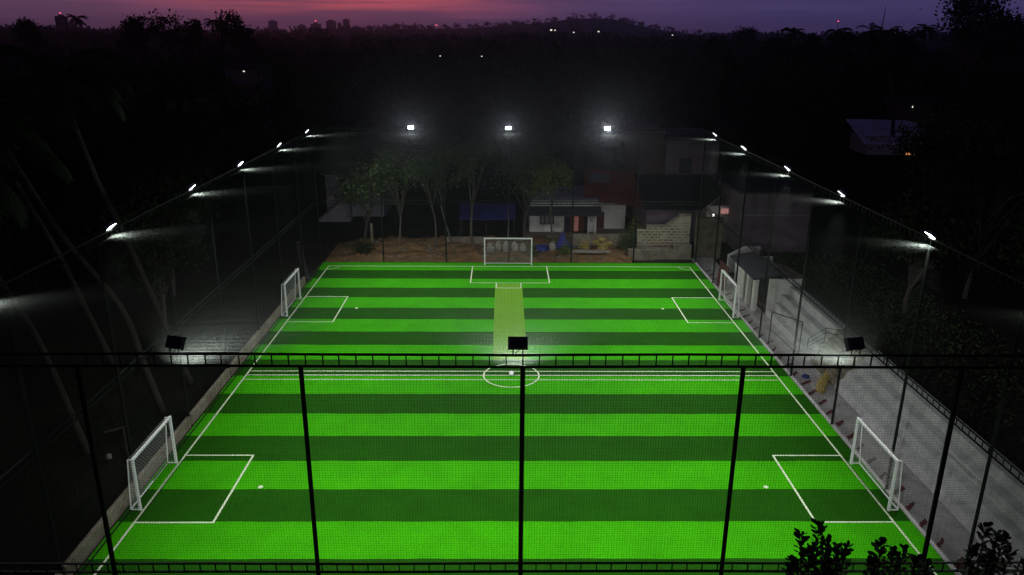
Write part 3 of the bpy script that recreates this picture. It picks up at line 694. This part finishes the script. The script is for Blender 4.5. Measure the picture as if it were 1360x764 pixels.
# ------------------------------------------------------------------ trees
def leafy_tree(name, label, loc, h, crown_r, crown_z, nclump, nleaf, size, lm, seed, trunk_r=.1, lean=(0,0), group=None, cat='tree', flat=.7, sub=.55):
    global rng
    rng = np.random.default_rng(seed); rr2 = random.Random(seed)
    t = thing(name, label, cat, loc, 0, group)
    pts = []; rad = []
    for i in range(7):
        f = i/6; pts.append((lean[0]*f+.12*math.sin(seed+f*5)*h/8, lean[1]*f+.1*math.cos(seed*2+f*4)*h/8, crown_z*1.05*f)); rad.append(trunk_r*(1-.6*f))
    mb = MB().tube(pts, rad, 7)
    top = Vector(pts[-1]); cl = []
    for k in range(nclump):
        a = rr2.uniform(0, 2*math.pi); el = rr2.uniform(-.6, 1); r_ = crown_r*rr2.uniform(.35, 1)
        c = Vector((top.x+r_*math.cos(a)*math.sqrt(max(0, 1-el*el*.5)), top.y+r_*math.sin(a)*math.sqrt(max(0, 1-el*el*.5)), crown_z+(h-crown_z)*.5+el*(h-crown_z)*.5*flat*1.2))
        cl.append(c)
        s0 = Vector(pts[rr2.choice([3, 4, 5, 6])])
        mid = s0.lerp(c, .5)+Vector((0,0,.15*crown_r))
        mb.tube([s0, mid, c], [trunk_r*.35, trunk_r*.22, trunk_r*.1], 4, False)
    mb.build('trunk', M['bark'], t)
    cs = []
    for c in cl:
        n = int(nleaf*rr2.uniform(.5, 1.4)); d = rng.normal(size=(n, 3))*np.array([1, 1, .7])*crown_r*sub*.5*rr2.uniform(.6, 1.25)
        cs.append(np.array(c)[None]+d)
    v, q_ = leaves(np.concatenate(cs), size, .5, .25)
    np_mesh('crown', v, q_, lm, t)
    return t
def palm(name, label, base, pts, nf, flen, seed, group=None, r0=.16, lm=None):
    rr2 = random.Random(seed); t = thing(name, label, 'palm tree', base, 0, group)
    n = len(pts); MB().tube(pts, [r0*(1-.4*i/(n-1)) for i in range(n)], 8).build('trunk', M['palmbark'], t, smooth=True)
    top = np.array(pts[-1]); V = []; Q = []; o = 0
    for k in range(nf):
        a = 2*math.pi*k/nf*1.618*2+rr2.uniform(-.2,.2); el0 = rr2.uniform(-.35, 1.2); Ls = flen*rr2.uniform(.8, 1.1)
        p = top.copy(); el = el0; S = 12; P_ = [p.copy()]
        for i in range(S):
            d = np.array([math.cos(a)*math.cos(el), math.sin(a)*math.cos(el), math.sin(el)]); p = p+d*Ls/S; P_.append(p.copy()); el -= (.12+.05*i/S)*(1.1 if el0 > 0 else .7)
        side = np.array([-math.sin(a), math.cos(a), 0])
        for i in range(1, S):
            d = P_[i+1]-P_[i]; d /= np.linalg.norm(d)
            for rep in (0, .5):
                p0 = P_[i]+(P_[i+1]-P_[i])*rep
                for s in (-1, 1):
                    ll = flen*.24*math.sin(math.pi*(i+rep+.8)/(S+1.5))+.08
                    tip = p0+(side*s*.8+d*.55+np.array([0,0,-.45]))*ll
                    wv = d*flen*.018
                    V += [p0-wv, p0+wv, (p0+tip)/2+wv*1.2, tip]; Q.append((o, o+1, o+2, o+3)); o += 4
        w2 = side*.02*flen/2
        for i in range(S): V += [P_[i]-w2, P_[i]+w2, P_[i+1]+w2*.8, P_[i+1]-w2*.8]; Q.append((o, o+1, o+2, o+3)); o += 4
    np_mesh('crown', np.array(V), np.array(Q), lm or M['leaf_d'], t)
    return t

# slim trees behind the far fence
G1 = 'slim trees on the earth bank'
leafy_tree('slim_tree', 'slim bare stemmed tree standing left of the others on the bank', (-7.83, 57.8, .4), 7.6, 2.2, 4.2, 16, 90, .24, M['leaf'], 11, .09, (-.3,.6), G1)
leafy_tree('slim_tree', 'slim tree with a forked pale stem near the middle of the bank', (-5.12, 57.7, .5), 7.4, 1.9, 4.3, 14, 90, .24, M['leaf'], 12, .08, (-.5,.4), G1)
leafy_tree('slim_tree', 'slim tree with a crooked leaning stem on the bank', (-3.95, 57.8, .5), 7.0, 1.7, 4.5, 12, 90, .22, M['leaf'], 15, .085, (-1.1,.5), G1)
leafy_tree('slim_tree', 'tall straight stemmed tree left of the blue shed', (-2.35, 57.7, .5), 8.0, 1.8, 5.2, 14, 90, .24, M['leaf'], 16, .11, (.0,.3), G1)
leafy_tree('slim_tree', 'thin leafy tree in front of the white house window', (3.85, 58.0, .4), 6.6, 1.6, 3.9, 14, 90, .24, M['leaf_y'], 21, .085, (-.2,.4), G1)
leafy_tree('bushy_tree', 'bushy tree with yellow green leaves above the white house', (1.7, 60.8, .2), 7.4, 2.4, 3.6, 24, 110, .26, M['leaf'], 22, .12, (.3,0))
leafy_tree('bushy_tree', 'low bushy tree with yellowing leaves beyond the left end of the bank', (-11.0, 60.0, 0), 6.4, 2.3, 2.9, 22, 110, .26, M['leaf'], 23, .12, (.2,0))
for i, (x, y_, r_, h_, lm, lb) in enumerate(((9.6, 57.2, .9, 1.7, 'leaf', 'dark green bush beside the retaining wall'), (4.75, 56.2, .45, .9, 'leaf_y', 'bright green weed clump by the blue tarpaulin'),
        (-10.6, 56.5, 1.0, 1.0, 'leaf_d', 'low dark shrub at the left end of the earth bank'), (2.25, 55.9, .3, .9, 'leaf_y', 'small yellow green plant at the right post of the end goal'),
        (10.3, 58.3, .8, 2.2, 'leaf_y', 'tall yellow green shrub between the low wall and the block wall'), (16.8, 30.5, .0, 0, 'leaf', ''))):
    if not lb: continue
    rng = np.random.default_rng(50+i)
    t = thing('bush', lb, 'bush', (x, y_, .1)); mb = MB()
    for k in range(9):
        a = k*2.4; mb.tube([(0,0,0),(r_*.35*math.cos(a), r_*.35*math.sin(a), h_*.5),(r_*.7*math.cos(a), r_*.7*math.sin(a), h_*.85)], [.03,.02,.01], 4, False)
    mb.build('stem', M['bark'], t)
    n = int(900*max(r_, .5)); c = rng.normal(size=(n,3))*np.array([r_*.42, r_*.42, h_*.24])+np.array([0,0,h_*.55]); c[:,2] = np.abs(c[:,2])+.05
    v, q_ = leaves(c, .17, .5, .1); np_mesh('foliage', v, q_, M[lm], t)

# leaning coconut palms left of the pitch (trunks catch the light)
GP = 'leaning coconut palms left of the pitch'
def lean_trunk(p_low, p_mid, p_hi, ext):
    a, b_, c = Vector(p_low), Vector(p_mid), Vector(p_hi)
    d0 = (b_-a); g0 = a - d0*(a.z/d0.z) if d0.z > 0 else a
    d1 = (c-b_).normalized(); top = c + (d1+Vector((0,0,.35))).normalized()*ext
    P_ = [g0, a, b_, c, top]; base = Vector((g0.x, g0.y, 0))
    out = []
    for i in range(4):
        for k in range(4):
            t_ = k/4; p0 = P_[max(i-1,0)]; p1 = P_[i]; p2 = P_[i+1]; p3 = P_[min(i+2,4)]
            out.append(.5*((2*p1)+(p2-p0)*t_+(2*p0-5*p1+4*p2-p3)*t_*t_+(3*p1-p0-3*p2+p3)*t_**3))
    out.append(top); return tuple(base), [tuple(q_-base) for q_ in out]
for lb, a, b_, c, ext, sd in (('leaning coconut palm nearest the left picture edge', (-16.9, 27.5, 1.4), (-17.7, 27.5, 4.9), (-18.5, 27.2, 7.4), 4.5, 1),
                        ('leaning coconut palm with a strongly curved trunk left of the near rail lamp', (-15.6, 31, 2.4), (-16.2, 31, 5.0), (-18.2, 31, 8.2), 4.5, 2),
                        ('leaning coconut palm whose trunk passes behind the nearest left floodlight', (-15.74, 34, 2.65), (-17.1, 34, 7.4), (-17.9, 34, 9.8), 4.5, 3),
                        ('leaning coconut palm standing farther out beyond the left fence', (-20.5, 36, 3), (-21.4, 36, 6), (-22.6, 36, 9), 4.0, 4)):
    base_, pts = lean_trunk(a, b_, c, ext); palm('coconut_palm', lb, base_, pts, 16, 3.6, sd, GP, .15)
# pale single trunk on the right
palm('coconut_palm', 'tall straight palm with a pale trunk rising before the lit blue roof', (56.0, 112, -2), [(0,0,0),(.1,0,4),(-.3,0,8),(-1.4,0,12),(-3,0,16)], 18, 4.5, 9, None, .3)

# foreground saplings, lower right
def sapling(label, base, shoots, seed):
    global rng
    rng = np.random.default_rng(seed); rr2 = random.Random(seed)
    t = thing('sapling', label, 'tree', base); B = Vector(base); mb = MB(); cs = []; ds = []
    mb.tube([(0,0,0), (.05,0,2.5), (-.03,.05,4.6)], [.09,.07,.05], 7)
    for (x, y_, z) in shoots:
        tip = Vector((x, y_, z))-B; st_ = Vector((-.03+rr2.uniform(-.05,.05), .05, 4.6-rr2.uniform(0, .6))); ctl = st_.lerp(tip, .5)+Vector(((tip.x-st_.x)*.35, 0, -.15))
        path = [st_.lerp(ctl, k/5).lerp(ctl.lerp(tip, k/5), k/5) for k in range(6)]
        mb.tube(path, [.035,.03,.025,.02,.015,.008], 5)
        n = 74
        for k in range(n):
            f = 1-(k/n)**1.3*.62; i = min(4, int(f*5)); p = path[i].lerp(path[i+1], f*5-i)
            a = k*2.4+rr2.uniform(-.4,.4); el = .9*(1-k/n)+rr2.uniform(-.35,.5)
            ds.append((math.cos(a)*math.cos(el), math.sin(a)*math.cos(el), math.sin(el)-.05)); cs.append(p)
    mb.build('trunk', M['bark'], t)
    cs = np.array([tuple(c) for c in cs]); ds = np.array(ds); ds /= np.linalg.norm(ds, axis=1)[:, None]; n = len(cs)
    s = np.cross(ds, np.array([0,0,1.])+.35*rand_dirs(n)); s /= np.linalg.norm(s, axis=1)[:, None]; nrm = np.cross(ds, s)
    Lg = rng.uniform(.13, .24, n)[:, None]; wd = Lg*.23
    prof_ = [(.12,.12),(.4,.7),(.68,1),(.88,.75),(1,.12)]
    cols = []
    for f, w in prof_:
        cp = cs+ds*Lg*f-nrm*0-np.array([0,0,1])*Lg*.18*f*f
        cols += [cp-s*wd*w+np.abs(w)*nrm*.012, cp+s*wd*w+np.abs(w)*nrm*.012]
    v = np.stack(cols, 1).reshape(-1, 3); q_ = []
    for i in range(4): q_.append(np.stack([np.arange(n)*10+2*i, np.arange(n)*10+2*i+1, np.arange(n)*10+2*i+3, np.arange(n)*10+2*i+2], 1))
    np_mesh('crown', v, np.concatenate(q_), M['leaf_d'], t)
sapling('broad leaved sapling top standing dark before the near right corner box', (6.35, 12.4, 0),
        [(5.98,12.4,7.22),(5.72,12.5,6.95),(6.12,12.3,6.95),(5.85,12.35,6.75),(6.42,12.4,6.72),(6.62,12.5,6.66),(5.55,12.4,6.45),(6.25,12.3,6.5)], 31)
sapling('middle dark sapling top in front of the near right corner post', (7.6, 12.5, 0),
        [(7.28,12.5,6.78),(7.5,12.4,6.62),(7.75,12.5,6.6),(7.95,12.4,6.45),(7.1,12.4,6.4),(8.2,12.4,6.3)], 32)
sapling('rightmost dark sapling top reaching over the concrete stand', (9.5, 12.5, 0),
        [(9.22,12.5,7.12),(9.4,12.4,7.05),(9.62,12.5,6.92),(9.0,12.4,6.7),(9.75,12.4,6.62),(9.35,12.4,6.6),(10.1,12.4,6.4)], 33)

# mid-distance trees on both flanks of the pitch
GS = 'dark trees along the right side'
i = 0
for (x, y_, h_, cr, lb) in ((25, 28, 8.5, 3.2, 'dark bushy tree outside the stand, nearest the camera'), (27.5, 36, 9, 3.4, 'dark bushy tree beyond the stand stairs'),
        (24.5, 44, 6.5, 2.6, 'lower dark tree beside the right terrace'), (30, 47, 10, 3.6, 'tall dark tree farther out beyond the right terrace'), (34, 58, 11, 4, 'dark rounded tree beyond the mauve building')):
    leafy_tree('bushy_tree', lb, (x, y_, 0), h_, cr, h_*.45, 26, 120, .34, M['leaf_d'], 70+i, .18, (.3,.2), GS); i += 1
GS = 'dark trees along the left side'
for (x, y_, h_, cr, lb) in ((-20, 23, 5.0, 2.4, 'low dark tree in the scrub left of the near goal'), (-18.5, 40, 7, 2.6, 'dark bushy tree outside the far part of the low wall'),
        (-21, 47, 8.5, 3, 'taller dark tree beyond the hanging tarpaulin'), (-25, 33, 8, 3.2, 'dark bushy tree behind the leaning palms')):
    leafy_tree('bushy_tree', lb, (x, y_, 0), h_, cr, h_*.42, 24, 120, .32, M['leaf_d'], 80+i, .16, (-.3,.2), GS); i += 1
# dry fronds and brush low on the left
rng = np.random.default_rng(5)
n = 2600; c = np.stack([rng.uniform(-19, -14, n), rng.uniform(17, 40, n), np.zeros(n)], 1)
dd = rand_dirs(n); dd[:, 2] = np.abs(dd[:, 2])*.8+.15
v, q_ = leaves(c, .42, .07, 0, dd); stuff(np_mesh('scrub_grass', v, q_, M['leaf_d']), 'long dry scrub grass on the slope outside the left wall', 'scrub')
n = 9000; c = np.stack([rng.uniform(17.9, 27, n), rng.uniform(16, 56, n), rng.uniform(0, .9, n)], 1)
v, q_ = leaves(c, .22, .4); stuff(np_mesh('undergrowth', v, q_, M['leaf']), 'tangled low undergrowth outside the right stand', 'undergrowth')

# ------------------------------------------------------------------ skyline trees (each its own)
def crown_tree(name, label, x, y_, h_, w, seed, group, dense=26, size=.9, lm='forest'):
    z = float(ground_h(np.array(x), np.array(y_)))
    return leafy_tree(name, label, (x, y_, z-.2), h_-z, w, (h_-z)*.55, dense, 60, size, M[lm], seed, .3, (.4,0), group, flat=.8)
SKY = 'trees standing up on the skyline'
for k, (px, yv, hh, w, lb) in enumerate(((-137, 236, 19.3, 3.0, 'small bushy tree on the skyline nearest the left picture edge'), (-101, 222, 18.9, 3.0, 'low bushy skyline tree between the left palm and the flat topped trees'),
        (-74.4, 220, 21.2, 3.3, 'round headed skyline tree left of the two broad crowns'), (-99.8, 221, 20.3, 2.2, 'narrow skyline tree beside the red beacon'),
        (-92, 220, 21.0, 3.8, 'broad dense skyline tree right of the red beacon'), (-84.5, 221, 19.4, 2.4, 'short skyline tree before the right hand palm of the left group'),
        (-71, 222, 18.5, 2.6, 'low skyline tree right of the left palms'))):
    crown_tree('skyline_tree', lb, px, yv, hh, w, 100+k, SKY)
for k, (px, yv, hh, w, lb) in enumerate(((57, 168, 15.8, 2.6, 'low rounded tree left of the right skyline palms'), (65, 173, 16.4, 2.6, 'bushy tree between the first two right skyline palms'), (73, 174, 16.9, 2.4, 'narrow tree squeezed between the middle right skyline palms'),
        (79, 175, 16.3, 2.8, 'bushy tree below the thin radio mast'), (85, 173, 16.9, 3.0, 'dense tree left of the last right skyline palm'), (50, 190, 15.6, 3.0, 'dark tree leftmost on the near right skyline'))):
    crown_tree('skyline_tree', lb, px, yv, hh, w, 140+k, SKY, 30)
crown_tree('giant_tree', 'huge lone tree towering over the right skyline', 92.5, 160, 24.4, 5.2, 130, None, 60, .8)
crown_tree('skyline_tree', 'dense dark tree below the huge lone tree, on its right', 101, 163, 20.4, 4.8, 131, SKY, 40, .8)
crown_tree('skyline_tree', 'round grey domed tree alone on the hazy right skyline', 108, 360, 19.5, 4.2, 132, SKY, 34, 1.0)
def sky_palm(label, x, y_, h_, sd, fl=3.6):
    z = float(ground_h(np.array(x), np.array(y_)))
    palm('skyline_palm', label, (x, y_, z-.2), [(0,0,0),(.2,0,(h_-z)*.5),(.5,0,h_-z)], 18, fl, sd, 'palms standing up on the skyline', .2, M['forest'])
for k, (x, y_, h_, lb) in enumerate(((-115, 220, 19.6, 'ragged palm on the left skyline nearest the picture edge'), (-79, 221, 18.9, 'ragged palm on the left skyline right of the broad crowns'),
        (60, 170, 16.9, 'spiky palm on the right skyline, leftmost of the row'), (70, 171, 17.2, 'second spiky palm of the right skyline row'), (75.5, 168, 17.6, 'tallest spiky palm of the right skyline row'),
        (81, 172, 17.0, 'fourth spiky palm of the right skyline row, by the thin mast'), (88, 170, 17.8, 'fifth spiky palm, last before the huge lone tree'))):
    sky_palm(lb, x, y_, h_, 200+k)

# ------------------------------------------------------------------ forest mass (nobody could count it)
rng = np.random.default_rng(42)
cs = []
def scatter(n, y0, y1, spread, hmin, hmax, nl, size, wr):
    yv = np.sqrt(rng.uniform(y0*y0, y1*y1, n)); xv = rng.uniform(-spread, spread, n)*(yv+20)
    ok = ~((np.abs(xv) < 24+np.clip((65-yv), 0, 10)) & (yv < 77))
    ok &= ~((xv > 38+(yv-60)*.3) & (xv < 66+(yv-60)*.1) & (yv > 60) & (yv < 112))
    ok &= ~((xv/yv > .42) & (xv/yv < .60) & (yv > 56) & (yv < 116))
    xv, yv = xv[ok], yv[ok]; n = len(xv); hv = rng.uniform(hmin, hmax, n); gz_ = ground_h(xv, yv)
    d = rand_dirs(n*nl).reshape(n, nl, 3)*(rng.uniform(.45, 1, (n, nl, 1))**.5)
    wr_ = rng.uniform(.7, 1.2, n)*wr
    c = np.stack([xv[:, None]+d[..., 0]*wr_[:, None], yv[:, None]+d[..., 1]*wr_[:, None], gz_[:, None]+hv[:, None]*(.62+.38*d[..., 2])], -1)
    return leaves(c.reshape(-1, 3), size, .75, .1)
V = []; Q = []; o = 0
for args in ((260, 20, 76, 1.5, 3.5, 7.5, 190, .5, 2.6), (900, 76, 260, .95, 7, 13, 110, 1.1, 3.4), (1300, 260, 800, .85, 9, 15.5, 60, 2.2, 5.5), (1600, 800, 3200, .80, 8, 15, 26, 5.5, 10)):
    v, q_ = scatter(*args); V.append(v); Q.append(q_+o); o += len(v)
stuff(np_mesh('forest', np.concatenate(V), np.concatenate(Q), M['forest']), 'dark unlit forest covering the land out to the horizon', 'forest')

# ------------------------------------------------------------------ distant buildings, lights, mast
CB = 'tower blocks on the far horizon'
def tower(label, x, y_, w, top, beacon=False, group=CB):
    z = float(ground_h(np.array(x), np.array(y_)))
    t = thing('tower_block', label, 'building', (x, y_, z), 0, group); hh = top-z
    MB().box(-w/2, w/2, -w*.35, w*.35, 0, hh).build('wall', M['city'], t); MB().box(-w*.22, w*.22, -w*.2, w*.2, hh+.005, hh+w*.14).build('roof_room', M['city'], t)
    mb = MB()
    for i in range(5):
        for j in range(int(hh/4)): mb.box(-w/2+w*(i+.25)/5, -w/2+w*(i+.75)/5, -w*.352-.02, -w*.352, 4*j+1.2, 4*j+2.8)
    mb.build('window_bands', M['glass'], t)
    if beacon:
        MB().tube([(0,0,hh), (0,0,hh+w*.3)], .4, 5).build('mast', M['black_metal'], t); MB().lump((0,0,hh+w*.32), (w*.055,w*.055,w*.055), 1, 8, 6, 0).build('beacon', M['red_beacon'], t)
tower('broad tower block alone on the left horizon', -847, 3000, 28, 60)
tower('low tower block left of the red beacon block', -742, 3000, 26, 46)
tower('tower block with a red beacon on its roof', -690, 3000, 34, 51, True)
tower('tall tower block right of the red beacon block', -634, 3000, 32, 62)
tower('narrow block squeezed between the two tallest towers', -603, 3000, 14, 55)
tower('slimmest tallest tower block on the left horizon', -578, 3000, 22, 67)
tower('small far block left of centre on the horizon', -395, 3000, 22, 52)
tower('block hidden to the roof behind left skyline trees, red beacon on top', -420, 780, 9, 30.5, True)
mst = thing('radio_mast', 'thin leaning radio mast on the right horizon', 'mast', (419, 900, 5))
MB().tube([(0,0,0), (.5,0,22), (1.5,0,44)], [1.0,.7,.25], 4).build('lattice', M['city'], mst)
for (x, y_, z, lb) in ((-190, 2300, 42, 'tiny red aircraft light over the middle of the horizon'), (370, 900, 33, 'tiny pink red light above the right skyline palms')):
    t = thing('beacon_pole', lb, 'beacon', (x, y_, 5)); MB().tube([(0,0,0),(0,0,z-5)], .25, 5).build('pole', M['black_metal'], t)
    s = 1.3 if y_ > 1000 else .5
    MB().lump((0,0,z-5), (s,s,s), 1, 8, 6, 0).build('lamp', M['red_beacon'], t)
def lit_house(label, x, y_, z, w, s, m='lit', group='far houses with a lit window'):
    gzz = float(ground_h(np.array(x), np.array(y_)))
    t = thing('distant_house', label, 'house', (x, y_, gzz), 0, group); hh = max(z-gzz, 1.5)
    MB().box(-w/2, w/2, 0, w*.7, 0, hh+s*1.5).build('wall', M['city'], t)
    MB().prism([(-.3, hh+s*1.5), (w*.35, hh+s*1.5+w*.2), (w*.7+.3, hh+s*1.5)], 'x', -w/2-.3, w/2+.3).build('roof', M['roof_shade_dark'], t)
    MB().box(-s, s, -.12, -.02, hh-s*.7, hh+s*.7).build('window', M[m], t)
lit_house('far house with the left of two close white lights on the horizon hill', 58.2, 1000, 22.4, 9, 1.2)
lit_house('far house with the right of two close white lights on the horizon hill', 62.9, 1000, 22.3, 9, .85)
lit_house('far house with a faint white light below the hill', 86, 1000, 19.9, 9, .8)
lit_house('far house with a white light under the hill top', 116.6, 1000, 21, 9, .95)
lit_house('far house with a faint light at the right foot of the hill', 208, 1000, 17.5, 9, .7)
for x, y_, z, lb in ((-11.0, 140, 12.5, 'left one of two pole lamps shining in the dark forest beyond the far rail'), (-3.8, 140, 12.5, 'right one of two pole lamps shining in the dark forest beyond the far rail')):
    t = thing('pole_lamp', lb, 'street lamp', (x, y_, 0), 0, 'pole lamps in the forest')
    MB().tube([(0,0,-1),(0,0,z),(0,-.5,z+.15)], .06, 5).build('pole', M['black_metal'], t); MB().lump((0,-.5,z+.02), (.13,.2,.09), 1, 8, 6, 0).build('lamp_head', M['lit'], t)
lit_house('house with a pinpoint light deep in the left forest', -42, 130, 10.2, 6, .12)
lit_house('house with a pinpoint light above the pale blue roof', 62.5, 120, 6.0, 6, .16)
bl = thing('blue_roof_house', 'house with a wide pale blue metal roof and glowing orange window', 'house', (51.5, 108, -2))
MB().box(.3, 9, 2, 8, 0, 4.6).build('wall', M['plaster_grey'], bl)
M['blueroof'] = mat('pale_blue_sheet', (.60, .66, .80), .55, .35, noise=(.6, .6, (.3, .34, .48)))
MB().add([(-.6,1.4,3.7),(9.7,1.4,3.5),(9.7,8.6,6.2),(-.6,8.6,6.4),(-.6,1.4,3.8),(9.7,1.4,3.6),(9.7,8.6,6.3),(-.6,8.6,6.5)], [(0,3,2,1),(4,5,6,7),(0,1,5,4),(1,2,6,5),(2,3,7,6),(3,0,4,7)]).build('roof', M['blueroof'], bl)
MB().box(5.9, 7.3, 1.9, 1.99, 1.4, 2.4).build('window', M['lit_warm'], bl)

# ------------------------------------------------------------------ night air
hz = MB().box(-7200, 7200, -7200, 7400, -12, 120).build('haze', None if False else mat('haze_tmp', (1,1,1)))
hm = bpy.data.materials.new('night_haze'); hm.use_nodes = True; n_ = hm.node_tree; n_.nodes.clear()
out = n_.nodes.new('ShaderNodeOutputMaterial'); pv = n_.nodes.new('ShaderNodeVolumePrincipled')
pv.inputs['Color'].default_value = (.75, .78, .9, 1); pv.inputs['Density'].default_value = .00016; pv.inputs['Anisotropy'].default_value = .9
n_.links.new(pv.outputs[0], out.inputs['Volume'])
hm.cycles.volume_sampling = 'EQUIANGULAR'
hz.data.materials.clear(); hz.data.materials.append(hm); hz['kind'] = 'stuff'

# ------------------------------------------------------------------ render settings
SC.render.engine = 'CYCLES'
cy = SC.cycles
cy.use_denoising = True
cy.max_bounces = 6; cy.diffuse_bounces = 3; cy.glossy_bounces = 2; cy.volume_bounces = 0; cy.transparent_max_bounces = 8
cy.sample_clamp_indirect = 8; cy.sample_clamp_direct = 0
cy.use_adaptive_sampling = False
SC.view_settings.view_transform = 'Standard'; SC.view_settings.look = 'None'
SC.view_settings.exposure = 0; SC.view_settings.gamma = 1; SC.view_settings.use_curve_mapping = False
